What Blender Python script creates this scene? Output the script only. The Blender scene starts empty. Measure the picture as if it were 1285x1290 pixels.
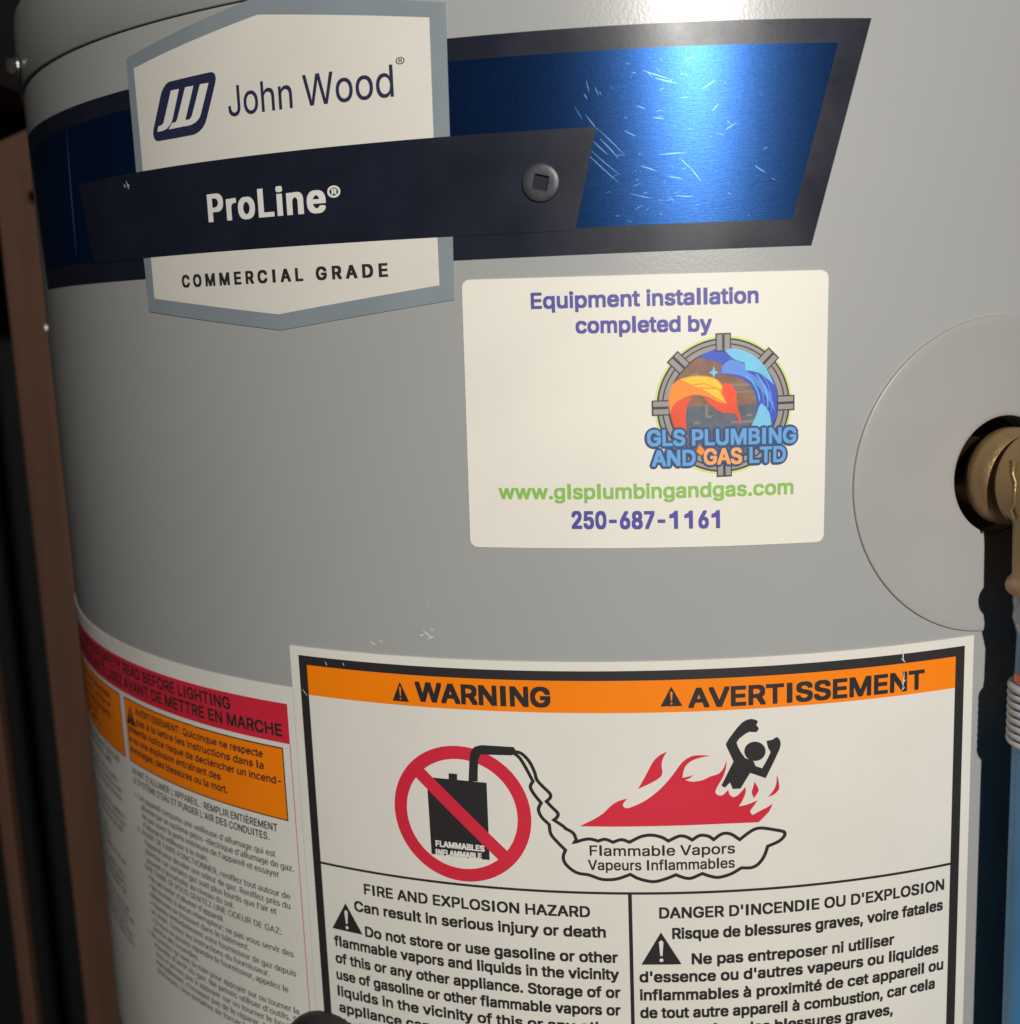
import bpy, bmesh, math, random
import numpy as np
from mathutils import Matrix, Vector
from mathutils.geometry import tessellate_polygon, delaunay_2d_cdt

random.seed(4)
MM = 0.001
R = 254.0                     # tank radius in mm
C = bpy.context.scene.collection
sc = bpy.context.scene

# ------------------------------------------------------------------ camera
cam = bpy.data.cameras.new('camera')
cam.sensor_fit = 'HORIZONTAL'; cam.sensor_width = 36.0; cam.lens = 42.1446
cam.clip_start = 0.01; cam.clip_end = 50
cam_o = bpy.data.objects.new('camera', cam); C.objects.link(cam_o)
cr_ = (0.99561099, 0.08493645, -0.03930075); cu_ = (0.02384178, 0.17589091, 0.98412091)
cf_ = (-0.09050038, 0.98073859, -0.17309389)
cam_o.matrix_world = Matrix(((cr_[0], cu_[0], -cf_[0], 0.0), (cr_[1], cu_[1], -cf_[1], -0.58236),
                             (cr_[2], cu_[2], -cf_[2], 0.0), (0, 0, 0, 1)))
cam.dof.use_dof = True; cam.dof.focus_distance = 0.345; cam.dof.aperture_fstop = 13.0
sc.camera = cam_o
# ------------------------------------------------------------------ world: a dim utility room
world = bpy.data.worlds.new('World'); sc.world = world; world.use_nodes = True
bg = world.node_tree.nodes['Background']
bg.inputs[0].default_value = (0.8, 0.9, 1.1, 1); bg.inputs[1].default_value = 0.009
# ------------------------------------------------------------------ the one lamp: small bright torch, upper right
lamp = bpy.data.lights.new('torch_lamp', 'POINT'); lamp.energy = 45; lamp.shadow_soft_size = 0.011
lamp.color = (1.0, 0.965, 0.91)
lamp_o = bpy.data.objects.new('torch_lamp', lamp); lamp_o.location = (0.245, -1.133, 0.29); C.objects.link(lamp_o)
sc.view_settings.view_transform = 'Standard'; sc.view_settings.look = 'None'
sc.view_settings.exposure = 0.0; sc.view_settings.gamma = 1.0

ART = {
 'emblem': [(-136.64,68.79),(-127.8,68.98),(-119.57,69.15),(-118.91,69.14),(-118.34,69.03),(-117.82,68.78),(-117.43,68.4),(-117.23,67.82),(-117.19,67.18),(-117.28,66.62),(-117.5,66.02),(-119.69,61.35),(-122.05,56.56),(-122.61,55.59),(-123.28,54.78),(-124.21,54.03),(-125.26,53.42),(-126.32,52.98),(-127.46,52.69),(-128.71,52.56),(-130.17,52.54),(-136.81,52.47),(-143.63,52.47),(-144.44,52.5),(-145.13,52.63),(-145.76,52.93),(-146.25,53.39),(-146.54,54.11),(-146.65,54.89),(-146.57,55.49),(-146.31,56.11),(-143.81,60.94),(-141.28,65.72),(-140.8,66.41),(-140.21,67),(-139.45,67.69),(-138.57,68.29),(-137.71,68.64)],
 'emblem_j': [(-136.43,66.19),(-134.59,66.2),(-132.78,66.21),(-134.97,61.63),(-136.84,57.89),(-137.36,57.18),(-138.02,56.6),(-138.89,56.02),(-139.91,55.56),(-141.11,55.32),(-142.33,55.21),(-143.41,55.19),(-144.45,55.22),(-144.11,55.97),(-143.77,56.72),(-142.88,56.8),(-142.09,56.93),(-141.51,57.14),(-141.12,57.49),(-138.98,61.36)],
 'emblem_w': [(-130.04,66.3),(-128.23,66.29),(-126.45,66.28),(-128.74,61.73),(-131.08,57.14),(-130.38,57.08),(-129.73,57.07),(-129.2,57.18),(-128.74,57.4),(-128.33,57.77),(-127.97,58.27),(-126.04,61.87),(-123.71,66.33),(-121.92,66.31),(-120.15,66.3),(-122.41,61.75),(-124.32,58.03),(-124.79,57.32),(-125.38,56.76),(-126.14,56.28),(-127.07,55.89),(-128.25,55.58),(-129.54,55.38),(-130.7,55.36),(-131.99,55.39),(-135.14,55.33),(-138.93,55.28),(-138.02,56.11),(-137.11,56.94),(-136.25,56.98),(-135.4,57.01),(-134.97,57.46),(-134.57,57.98),(-132.51,61.7)],
 'fire': [(-13.49,-151.76),(-11.3,-150.61),(-9.28,-149.51),(-7.73,-148.55),(-6.45,-147.6),(-5.39,-146.5),(-4.39,-145.44),(-3.28,-144.55),(-2.09,-143.83),(-0.74,-143.38),(0.68,-143.03),(-0.12,-143.86),(-0.71,-144.63),(-0.74,-145.23),(-0.48,-145.7),(-0.02,-145.97),(0.61,-146.02),(1.63,-145.71),(2.88,-145.17),(4.32,-144.51),(5.91,-143.6),(7.68,-142.33),(9.46,-140.84),(11.07,-139.23),(12.5,-137.62),(13.58,-136.25),(14.53,-134.93),(15.52,-133.5),(16.56,-132.2),(17.78,-131.22),(19.07,-130.55),(20.27,-130.3),(21.56,-130.28),(23.13,-130.39),(24.79,-130.57),(23.12,-130.79),(21.55,-131.07),(20.2,-131.48),(19.05,-132.02),(18.1,-132.73),(17.39,-133.54),(16.99,-134.45),(16.76,-135.37),(16.61,-136.17),(16.49,-136.94),(17.22,-136.86),(17.99,-136.73),(18.85,-136.46),(19.74,-136.15),(19.11,-136.76),(18.48,-137.27),(17.85,-137.51),(17.23,-137.65),(18.3,-138.02),(19.46,-138.26),(20.98,-138.15),(22.46,-137.84),(23.5,-137.38),(24.47,-136.87),(25.76,-136.56),(26.98,-136.14),(27.85,-135.3),(28.5,-134.27),(28.94,-133.18),(29.27,-132.05),(29.18,-133.44),(29,-134.82),(28.61,-136.14),(28.08,-137.41),(27.38,-138.61),(26.7,-139.72),(26.19,-140.71),(25.93,-141.54),(26.09,-142.19),(26.52,-142.63),(27.2,-142.84),(27.93,-142.8),(28.48,-142.44),(28.94,-141.95),(29.34,-141.57),(29.7,-141.2),(29.78,-141.89),(29.94,-142.54),(30.4,-143.04),(30.95,-143.49),(31.57,-143.41),(32.21,-143.19),(32.99,-142.49),(33.74,-141.69),(34.23,-141.12),(34.65,-140.58),(34.76,-141.4),(34.74,-142.28),(34.3,-143.59),(33.72,-144.88),(33.21,-145.7),(32.7,-146.41),(33.79,-146.29),(34.98,-146.07),(36.57,-145.54),(38.29,-144.9),(37.63,-145.81),(37.01,-146.68),(36.37,-147.49),(35.98,-148.22),(36.25,-148.8),(36.74,-149.34),(37.91,-148.73),(39.04,-148.16),(40.12,-147.68),(41.09,-147.23),(41.89,-146.76),(42.63,-146.28),(42.22,-147.44),(41.6,-148.61),(40.19,-150.11),(38.52,-151.71),(34.16,-151.63),(29.37,-151.57),(22.34,-151.57),(14.28,-151.62),(5.2,-151.67),(-3.29,-151.76),(-8.63,-151.77)],
 'flame_lick': [(3.74,-140.12),(4.52,-138.71),(5.31,-137.3),(6.06,-135.92),(6.77,-134.52),(7.45,-133.15),(8.12,-131.99),(8.79,-131.14),(9.46,-130.48),(10.15,-129.93),(10.84,-129.52),(11.54,-129.23),(12.24,-128.93),(11.85,-129.52),(11.45,-130.12),(11.12,-130.74),(10.88,-131.38),(10.7,-132.05),(10.59,-132.83),(10.66,-133.85),(10.8,-134.98),(10.64,-136),(10.02,-136.77),(9.1,-137.42),(8.01,-138.06),(6.71,-138.75),(5.22,-139.43)],
 'flame_drop': [(37.29,-139.16),(37.66,-139.76),(38.03,-140.36),(38.3,-140.92),(38.46,-141.38),(38.53,-141.8),(38.45,-142.26),(38.12,-142.85),(37.62,-143.52),(37.12,-144.19),(36.88,-143.58),(36.64,-142.97),(36.52,-142.39),(36.58,-141.86),(36.76,-141.35),(36.93,-140.83),(37.06,-140.28),(37.17,-139.72)],
 'flame_curl': [(43.92,-137.5),(44.11,-138.26),(44.29,-139.02),(44.43,-139.77),(44.55,-140.51),(44.63,-141.24),(44.54,-141.9),(44.2,-142.47),(43.71,-142.97),(43.15,-143.39),(42.54,-143.7),(41.87,-143.92),(41.2,-144.15),(41.69,-143.63),(42.19,-143.12),(42.64,-142.55),(43.04,-141.94),(43.39,-141.27),(43.66,-140.5),(43.81,-139.57),(43.86,-138.54)],
 'man_head': [(40.57,-130.1),(40.51,-130.67),(40.33,-131.21),(40.04,-131.69),(39.66,-132.11),(39.19,-132.45),(38.65,-132.69),(38.07,-132.81),(37.47,-132.83),(36.87,-132.74),(36.29,-132.54),(35.76,-132.23),(35.3,-131.84),(34.92,-131.37),(34.64,-130.84),(34.47,-130.28),(34.41,-129.7),(34.47,-129.14),(34.65,-128.6),(34.94,-128.11),(35.32,-127.68),(35.79,-127.35),(36.32,-127.11),(36.89,-126.98),(37.49,-126.96),(38.09,-127.06),(38.67,-127.26),(39.2,-127.57),(39.67,-127.96),(40.05,-128.43),(40.34,-128.96),(40.51,-129.52)],
 'man_body': [(33.85,-120.96),(35.14,-120.27),(36.37,-120.06),(37.56,-120.34),(38.37,-120.86),(38.2,-121.41),(37.87,-121.98),(38.26,-122.46),(38.62,-122.96),(38.41,-123.64),(37.86,-124.16),(36.93,-124.05),(35.85,-123.93),(34.82,-124.4),(33.83,-125.12),(32.8,-125.94),(32.17,-126.96),(32.56,-128.31),(33.3,-129.8),(33.92,-130.75),(34.55,-131.71),(35.81,-132.31),(37.07,-132.91),(37.37,-133.67),(37.67,-134.43),(38.63,-134.81),(39.59,-135.19),(41.01,-132.7),(42.04,-130.62),(41.84,-129.95),(41.38,-129.26),(41.12,-128.17),(40.88,-126.97),(41.77,-126.85),(42.66,-126.73),(43.31,-126.25),(43.93,-126.04),(44.53,-126.54),(44.95,-127.42),(45,-128.5),(44.69,-129.76),(42.89,-133.62),(40.6,-138.27),(38.32,-137.32),(36.04,-136.38),(34.64,-138.67),(33.23,-140.97),(32.1,-140.98),(30.96,-141),(30.59,-139.97),(30.22,-138.95),(29.46,-139.7),(28.7,-140.46),(28.2,-140.11),(27.7,-139.77),(29.49,-136.16),(31.27,-132.57),(30.17,-130.07),(29.31,-128.01),(29.14,-127.48),(29.21,-126.96),(29.97,-125.71),(31.08,-124.19),(32.43,-122.45)],
 'cloud': [(-31.96,-129.29),(-31.43,-129.35),(-30.67,-129.46),(-29.9,-129.77),(-29.15,-130.37),(-28.38,-131.16),(-27.69,-132.07),(-27.11,-133.12),(-26.61,-134.28),(-26.21,-135.34),(-25.99,-136.2),(-25.86,-136.97),(-25.61,-137.71),(-25.11,-138.43),(-24.49,-139.11),(-23.85,-139.8),(-23.13,-140.52),(-22.39,-141.25),(-21.86,-141.88),(-21.7,-142.27),(-21.69,-142.67),(-21.81,-143.08),(-22.12,-143.49),(-22.56,-143.9),(-23,-144.32),(-22.44,-144.95),(-21.87,-145.58),(-21.32,-146.18),(-20.74,-146.76),(-20.16,-147.31),(-19.78,-147.81),(-19.69,-148.23),(-19.78,-148.64),(-19.96,-149.02),(-20.24,-149.37),(-20.62,-149.7),(-21,-150.03),(-20.03,-150.68),(-19.06,-151.33),(-18.31,-151.86),(-18.06,-152.1),(-17.85,-152.33),(-17.65,-152.57),(-16.86,-153),(-16.06,-153.43),(-15.42,-153.95),(-15.03,-154.61),(-14.8,-155.35),(-14.57,-156.1),(-14.82,-156.38),(-15.07,-156.67),(-15.33,-156.95),(-14.55,-156.66),(-13.78,-156.36),(-13.01,-156.07),(-12.25,-155.89),(-11.49,-155.71),(-10.71,-155.64),(-9.89,-155.76),(-9.04,-156),(-8.19,-156.24),(-7.52,-156),(-6.85,-155.75),(-6.16,-155.67),(-5.42,-155.86),(-4.66,-156.21),(-3.91,-156.57),(-3.05,-156.23),(-2.19,-155.89),(-1.37,-155.74),(-0.59,-155.89),(0.14,-156.22),(0.88,-156.55),(2,-155.93),(3.11,-155.31),(4.19,-154.83),(5.22,-154.55),(6.21,-154.4),(7.21,-154.38),(8.25,-154.5),(9.28,-154.76),(10.21,-155.07),(10.94,-155.44),(11.57,-155.87),(12.19,-156.3),(13.25,-155.75),(14.3,-155.22),(15.23,-154.86),(15.96,-154.79),(16.61,-154.89),(17.24,-155.08),(17.86,-155.38),(18.47,-155.77),(19.08,-156.17),(19.8,-155.67),(20.51,-155.17),(21.26,-154.85),(22.12,-154.8),(23,-154.94),(23.78,-155.17),(24.36,-155.49),(24.82,-155.9),(25.28,-156.31),(26.13,-155.67),(26.98,-155.03),(27.83,-154.6),(28.67,-154.48),(29.52,-154.57),(30.36,-154.85),(31.2,-155.35),(32.04,-156.03),(32.89,-156.71),(34.12,-155.78),(35.35,-154.85),(36.47,-154.14),(37.31,-153.76),(38.1,-153.55),(39.03,-153.51),(40.33,-153.68),(41.8,-154.02),(43.14,-154.36),(44.27,-154.63),(45.27,-154.91),(45.98,-155.23),(46.26,-155.6),(46.29,-156.04),(46.14,-156.49),(45.76,-157.01),(45.17,-157.56),(44.43,-158.07),(43.45,-158.51),(42.31,-158.92),(41.17,-159.33),(40.81,-160.41),(40.46,-161.5),(40.03,-162.49),(39.48,-163.38),(38.87,-164.17),(38.22,-164.8),(37.58,-165.24),(36.91,-165.52),(36.16,-165.69),(35.28,-165.72),(34.31,-165.64),(33.34,-165.56),(32.34,-166.16),(31.33,-166.77),(30.27,-167.28),(29.07,-167.69),(27.83,-168.01),(26.69,-168.18),(25.76,-168.13),(24.94,-167.93),(24.16,-167.68),(23.38,-167.4),(22.63,-167.08),(21.88,-166.77),(20.73,-167.27),(19.58,-167.78),(18.58,-168.12),(17.86,-168.18),(17.23,-168.08),(16.56,-167.89),(15.79,-167.61),(14.99,-167.26),(14.19,-166.9),(13.14,-167.35),(12.08,-167.8),(10.99,-168.19),(9.85,-168.55),(8.67,-168.85),(7.44,-168.96),(6.08,-168.78),(4.66,-168.42),(3.41,-168.01),(2.48,-167.58),(1.7,-167.11),(0.91,-166.64),(-0.45,-167.19),(-1.81,-167.74),(-3.17,-168.14),(-4.57,-168.34),(-5.96,-168.39),(-7.24,-168.31),(-8.39,-168.03),(-9.42,-167.62),(-10.27,-167.28),(-10.76,-167.12),(-11.19,-166.99),(-11.7,-166.87),(-12.64,-166.77),(-13.77,-166.65),(-14.88,-166.33),(-15.94,-165.69),(-16.98,-164.84),(-17.78,-163.99),(-18.27,-163.19),(-18.54,-162.38),(-18.62,-161.58),(-18.49,-160.83),(-18.18,-160.09),(-17.87,-159.36),(-18.7,-158.49),(-19.54,-157.62),(-20.3,-156.78),(-20.99,-156),(-21.6,-155.24),(-22.06,-154.42),(-22.28,-153.5),(-22.35,-152.51),(-22.42,-151.53),(-23.21,-150.76),(-24,-149.98),(-24.64,-149.2),(-25.08,-148.4),(-25.37,-147.59),(-25.47,-146.83),(-25.3,-146.14),(-24.94,-145.5),(-24.58,-144.86),(-25.32,-143.9),(-26.07,-142.95),(-26.68,-142.07),(-27.14,-141.31),(-27.47,-140.61),(-27.62,-139.95),(-27.47,-139.34),(-27.12,-138.79),(-26.77,-138.23),(-27.42,-136.87),(-28.07,-135.51),(-28.69,-134.25),(-29.28,-133.11),(-29.85,-132.08),(-30.42,-131.22),(-31.04,-130.58),(-31.67,-130.1),(-32.12,-129.77)],
 'nozzle': [(-46.28,-139.33),(-46,-135.96),(-45.74,-133.01),(-45.57,-131.41),(-45.27,-130.1),(-44.66,-129.1),(-43.85,-128.38),(-42.82,-127.98),(-41.69,-127.73),(-36.89,-127.78),(-32.13,-127.87),(-31.66,-128.66),(-31.18,-129.45),(-31.94,-129.95),(-32.7,-130.46),(-37.35,-130.55),(-42.06,-130.67),(-42.6,-131.44),(-42.99,-132.36),(-43.27,-135.42),(-43.49,-139.14),(-44.88,-139.23)],
 'can': [(-59.58,-139.07),(-52.56,-139.14),(-52.47,-137.28),(-49.79,-137.32),(-49.89,-139.17),(-40.8,-139.45),(-40.92,-163.9),(-59.32,-163.73)],
 'blue_swoosh': [(22.73,-16.81),(24.4,-15.82),(26.07,-15),(27.64,-14.57),(29.4,-14.52),(32.11,-14.96),(34.96,-15.84),(37.34,-17.11),(39.44,-18.78),(41.33,-20.96),(42.83,-23.35),(43.7,-25.58),(44.15,-27.85),(44.34,-30.31),(44.15,-32.69),(43.39,-34.68),(42.43,-36.54),(39.58,-36.4),(36.74,-36.27),(37.59,-34.52),(38.26,-32.79),(38.5,-31.14),(38.39,-29.45),(37.92,-27.5),(37.16,-25.69),(36.17,-24.38),(34.92,-23.37),(33.31,-22.56),(31.57,-21.94),(29.9,-21.55),(28.23,-21.25),(28.65,-20.16),(29.07,-19.08),(28.29,-18.53),(27.52,-17.99),(25.12,-17.4)],
 'cyan_swoosh': [(29.58,-15.07),(31.08,-14.78),(32.74,-14.76),(34.93,-15.47),(37.2,-16.67),(39.21,-18.3),(40.94,-20.31),(42.16,-22.68),(43.2,-25.21),(42.51,-24.45),(41.69,-23.67),(40.3,-22.53),(38.68,-21.51),(37.02,-21.07),(35.31,-20.81),(35.17,-19.74),(35.02,-18.67),(33.46,-18.19),(31.97,-17.55),(30.74,-16.39)],
 'sky_swoosh': [(28.99,-19.44),(30.02,-18.38),(31.23,-17.7),(32.99,-18.14),(34.95,-18.96),(35.16,-19.98),(35.38,-21),(37.49,-22.2),(39.43,-23.57),(40.9,-25.31),(42.06,-27.39),(42.89,-29.93),(43.57,-32.66),(42.27,-30.3),(40.92,-28.08),(39.49,-26.2),(37.92,-24.61),(36.07,-23.25),(34.18,-22.23),(32.41,-21.76),(30.83,-21.54),(29.66,-21.38),(28.6,-21.27),(28.79,-20.35)],
 'cyan_tail': [(36.74,-36.27),(37.63,-34.27),(38.45,-32.43),(38.98,-30.76),(39.6,-29.87),(40.76,-30.82),(41.86,-32.58),(42.25,-34.48),(42.43,-36.54),(39.58,-36.4)],
 'flame_body': [(14.25,-28.83),(14.39,-26.92),(14.79,-25.15),(15.39,-23.92),(16.37,-22.99),(18.05,-22.22),(20.08,-21.74),(22.35,-21.64),(24.52,-21.84),(26.16,-22.23),(27.47,-22.88),(28.46,-23.86),(29.31,-24.98),(29.12,-25.9),(28.92,-26.82),(29.66,-28.33),(30.39,-29.84),(28.9,-29.45),(27.42,-28.98),(25.96,-28.19),(24.46,-27.45),(22.84,-26.99),(21.13,-26.87),(19.19,-27.29),(17.41,-28.02),(16.18,-28.94),(15.34,-29.99),(14.96,-31.08),(14.75,-32.2),(14.44,-30.54)],
 'flame_yellow': [(17.49,-22.48),(19.36,-22.13),(21.19,-21.89),(22.91,-21.92),(24.51,-22.13),(26,-22.49),(27.29,-23.05),(28.18,-23.95),(28.94,-24.97),(28.54,-25.64),(28.37,-26.42),(28.97,-27.8),(29.84,-29.37),(28.25,-28.42),(26.69,-27.46),(25.2,-26.44),(23.74,-25.49),(22.28,-24.87),(20.79,-24.27),(19.16,-23.41)],
 'flame_red': [(14.76,-31.83),(14.96,-30.8),(15.35,-29.8),(16.19,-28.84),(17.41,-28.02),(19.08,-27.57),(20.94,-27.23),(20.12,-28.22),(19.43,-29.4),(19.04,-31.05),(18.89,-33.1),(19.03,-36.28),(19.28,-39.85),(18.49,-37.99),(17.66,-36.41),(16.61,-35.82),(15.63,-35.22),(15.12,-33.66)],
 'flame_tip': [(29.13,-24.05),(30.19,-24.06),(31.18,-24.32),(32.08,-25.27),(32.73,-26.61),(32.8,-28.16),(32.82,-29.95),(33.47,-32.15),(34.04,-34.1),(33.88,-34.79),(33.54,-35.38),(33.14,-33.81),(32.43,-32.53),(30.77,-32.22),(28.88,-32.01),(27.34,-31.16),(25.92,-30.03),(24.6,-28.72),(23.34,-27.33),(25.44,-28.24),(27.41,-29.05),(29,-29.54),(30.47,-29.92),(29.69,-28.37),(28.92,-26.82),(29.03,-25.43)],
}

# ------------------------------------------------------------------ materials
def mat(name, col, rough=0.5, metal=0.0, spec=0.5, var=0.0, vscale=40.0, bump=0.0, bscale=400.0, aniso=0.0, coat=0.0, wear=None):
    m = bpy.data.materials.new(name); m.use_nodes = True
    nt = m.node_tree; n = nt.nodes; b = n['Principled BSDF']
    b.inputs['Base Color'].default_value = (*col, 1); b.inputs['Roughness'].default_value = rough
    b.inputs['Metallic'].default_value = metal; b.inputs['Specular IOR Level'].default_value = spec
    b.inputs['Anisotropic'].default_value = aniso; b.inputs['Coat Weight'].default_value = coat
    tc = n.new('ShaderNodeTexCoord')
    if var:
        nz = n.new('ShaderNodeTexNoise'); nz.inputs['Scale'].default_value = vscale; nz.inputs['Detail'].default_value = 6
        mr = n.new('ShaderNodeMapRange'); mr.inputs['From Min'].default_value = .3; mr.inputs['From Max'].default_value = .7
        mr.inputs['To Min'].default_value = 1 - var; mr.inputs['To Max'].default_value = 1 + var
        mx = n.new('ShaderNodeVectorMath'); mx.operation = 'SCALE'; mx.inputs[0].default_value = col
        nt.links.new(tc.outputs['Object'], nz.inputs['Vector']); nt.links.new(nz.outputs['Fac'], mr.inputs['Value'])
        nt.links.new(mr.outputs[0], mx.inputs['Scale']); nt.links.new(mx.outputs[0], b.inputs['Base Color'])
        mr2 = n.new('ShaderNodeMapRange'); mr2.inputs['From Min'].default_value = .3; mr2.inputs['From Max'].default_value = .7
        mr2.inputs['To Min'].default_value = rough * .85; mr2.inputs['To Max'].default_value = min(1, rough * 1.15)
        nt.links.new(nz.outputs['Fac'], mr2.inputs['Value']); nt.links.new(mr2.outputs[0], b.inputs['Roughness'])
    if bump:
        nb = n.new('ShaderNodeTexNoise'); nb.inputs['Scale'].default_value = bscale; nb.inputs['Detail'].default_value = 3
        bp = n.new('ShaderNodeBump'); bp.inputs['Strength'].default_value = bump; bp.inputs['Distance'].default_value = 0.0004
        nt.links.new(tc.outputs['Object'], nb.inputs['Vector']); nt.links.new(nb.outputs['Fac'], bp.inputs['Height'])
        nt.links.new(bp.outputs[0], b.inputs['Normal'])
    return m

M = {}
M['paint'] = mat('grey_enamel', (0.335, 0.337, 0.330), 0.31, var=.025, vscale=9, bump=.09, bscale=1100)
M['lid'] = mat('grey_enamel_lid', (0.31, 0.314, 0.305), 0.36, var=.04, vscale=12, bump=.09, bscale=1100)
M['cover'] = mat('cover_plastic', (0.34, 0.329, 0.320), 0.36, var=.04, vscale=25, bump=.03, bscale=300)
M['white'] = mat('label_white', (0.70, 0.675, 0.615), 0.5, var=.025, vscale=30, bump=.04, bscale=500)
M['sticker_white'] = mat('sticker_vinyl', (0.74, 0.71, 0.63), 0.48, var=.02, vscale=40)
M['plate_white'] = mat('plate_white', (0.66, 0.63, 0.57), 0.5, var=.02, vscale=30)
M['plate_blue'] = mat('plate_slate', (0.215, 0.25, 0.275), 0.45, var=.04, vscale=50)
M['navy'] = mat('band_navy', (0.011, 0.013, 0.024), 0.34, spec=.28, var=.12, vscale=60, bump=.02, bscale=900)
M['strip'] = mat('strip_navy', (0.012, 0.014, 0.022), 0.45, var=.1, vscale=60, bump=.05, bscale=900)
M['ink_navy'] = mat('ink_navy', (0.02, 0.022, 0.06), 0.5)
M['ink_black'] = mat('ink_black', (0.022, 0.02, 0.02), 0.5)
M['ink_violet'] = mat('ink_violet', (0.075, 0.065, 0.31), 0.5)
M['ink_green'] = mat('ink_green', (0.24, 0.47, 0.09), 0.5)
M['ink_white'] = mat('ink_white', (0.70, 0.68, 0.64), 0.5)
M['orange'] = mat('label_orange', (0.90, 0.215, 0.0), 0.5, var=.03, vscale=30)
M['red'] = mat('label_red', (0.60, 0.02, 0.045), 0.5, var=.03, vscale=30)
M['pink'] = mat('label_rule_pink', (0.55, 0.16, 0.2), 0.5)
M['pipe_grey'] = mat('emblem_grey', (0.30, 0.27, 0.26), 0.5)
M['pipe_dark'] = mat('emblem_dark', (0.03, 0.03, 0.035), 0.5)
M['halo'] = mat('emblem_halo', (0.58, 0.70, 0.22), 0.5)
M['brown'] = mat('emblem_brown', (0.22, 0.11, 0.07), 0.5, var=.25, vscale=300)
M['slate'] = mat('emblem_slate', (0.09, 0.11, 0.14), 0.5, var=.25, vscale=300)
M['e_pipe'] = mat('emblem_pipe', (0.21, 0.19, 0.17), 0.5)
M['e_blue'] = mat('emblem_blue', (0.035, 0.08, 0.50), 0.5, var=.2, vscale=120)
M['e_sky'] = mat('emblem_sky', (0.10, 0.26, 0.72), 0.5, var=.12, vscale=120)
M['e_cyan'] = mat('emblem_cyan', (0.17, 0.52, 0.76), 0.5, var=.1, vscale=120)
M['e_orange'] = mat('emblem_orange', (0.85, 0.25, 0.02), 0.5, var=.1, vscale=120)
M['e_yellow'] = mat('emblem_yellow', (0.88, 0.52, 0.03), 0.5, var=.1, vscale=120)
M['e_red'] = mat('emblem_red', (0.80, 0.07, 0.02), 0.5, var=.12, vscale=120)
M['e_navy'] = mat('emblem_navy', (0.02, 0.06, 0.17), 0.5)
M['e_text'] = mat('emblem_letter', (0.12, 0.33, 0.65), 0.5)
M['e_gold'] = mat('emblem_gold', (0.85, 0.36, 0.10), 0.5)
M['screw'] = mat('screw_grey', (0.045, 0.048, 0.056), 0.42, metal=.3, var=.1, vscale=200, bump=.1, bscale=600)
M['steel'] = mat('zinc_steel', (0.55, 0.54, 0.5), 0.3, metal=1, var=.1, vscale=200)
M['foam'] = mat('hole_foam', (0.12, 0.095, 0.06), 0.9, var=.3, vscale=150, bump=.6, bscale=500)
M['brass'] = mat('cast_brass', (0.34, 0.225, 0.105), 0.42, metal=.6, var=.12, vscale=120, bump=.45, bscale=1300)
M['tape'] = mat('thread_tape', (0.30, 0.36, 0.42), 0.3, var=.3, vscale=350, bump=.8, bscale=400, coat=.4)
M['copper'] = mat('crimp_copper', (0.62, 0.17, 0.05), 0.4, metal=.4, var=.1, vscale=200)
M['coil'] = mat('coil_plastic', (0.42, 0.44, 0.48), 0.35, var=.08, vscale=200)
M['bluepipe'] = mat('blue_pipe', (0.03, 0.22, 0.46), 0.4, var=.06, vscale=60)
M['wall'] = mat('dark_wall', (0.012, 0.011, 0.012), 0.9, var=.2, vscale=5)
M['dirt'] = mat('scuff', (0.55, 0.55, 0.54), 0.6)
M['wall'].diffuse_color = (0, 0, 0, 1)

# dark stained wood: long grain
def wood(name, c1, c2):
    m = bpy.data.materials.new(name); m.use_nodes = True; nt = m.node_tree; n = nt.nodes; b = n['Principled BSDF']
    tc = n.new('ShaderNodeTexCoord'); mp = n.new('ShaderNodeMapping'); mp.inputs['Scale'].default_value = (60, 60, 3)
    nz = n.new('ShaderNodeTexNoise'); nz.inputs['Scale'].default_value = 1.5; nz.inputs['Detail'].default_value = 8
    cr = n.new('ShaderNodeValToRGB'); cr.color_ramp.elements[0].position = .3; cr.color_ramp.elements[1].position = .7
    cr.color_ramp.elements[0].color = (*c1, 1); cr.color_ramp.elements[1].color = (*c2, 1)
    nt.links.new(tc.outputs['Object'], mp.inputs[0]); nt.links.new(mp.outputs[0], nz.inputs['Vector'])
    nt.links.new(nz.outputs['Fac'], cr.inputs[0]); nt.links.new(cr.outputs[0], b.inputs['Base Color'])
    b.inputs['Roughness'].default_value = .7
    return m
M['wood'] = wood('stained_wood', (0.062, 0.026, 0.012), (0.092, 0.042, 0.021))
M['shade_block'] = wood('shade_block_black', (0.006, 0.005, 0.005), (0.010, 0.008, 0.008))  # near-black, for the block added as shade above the studs

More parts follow.
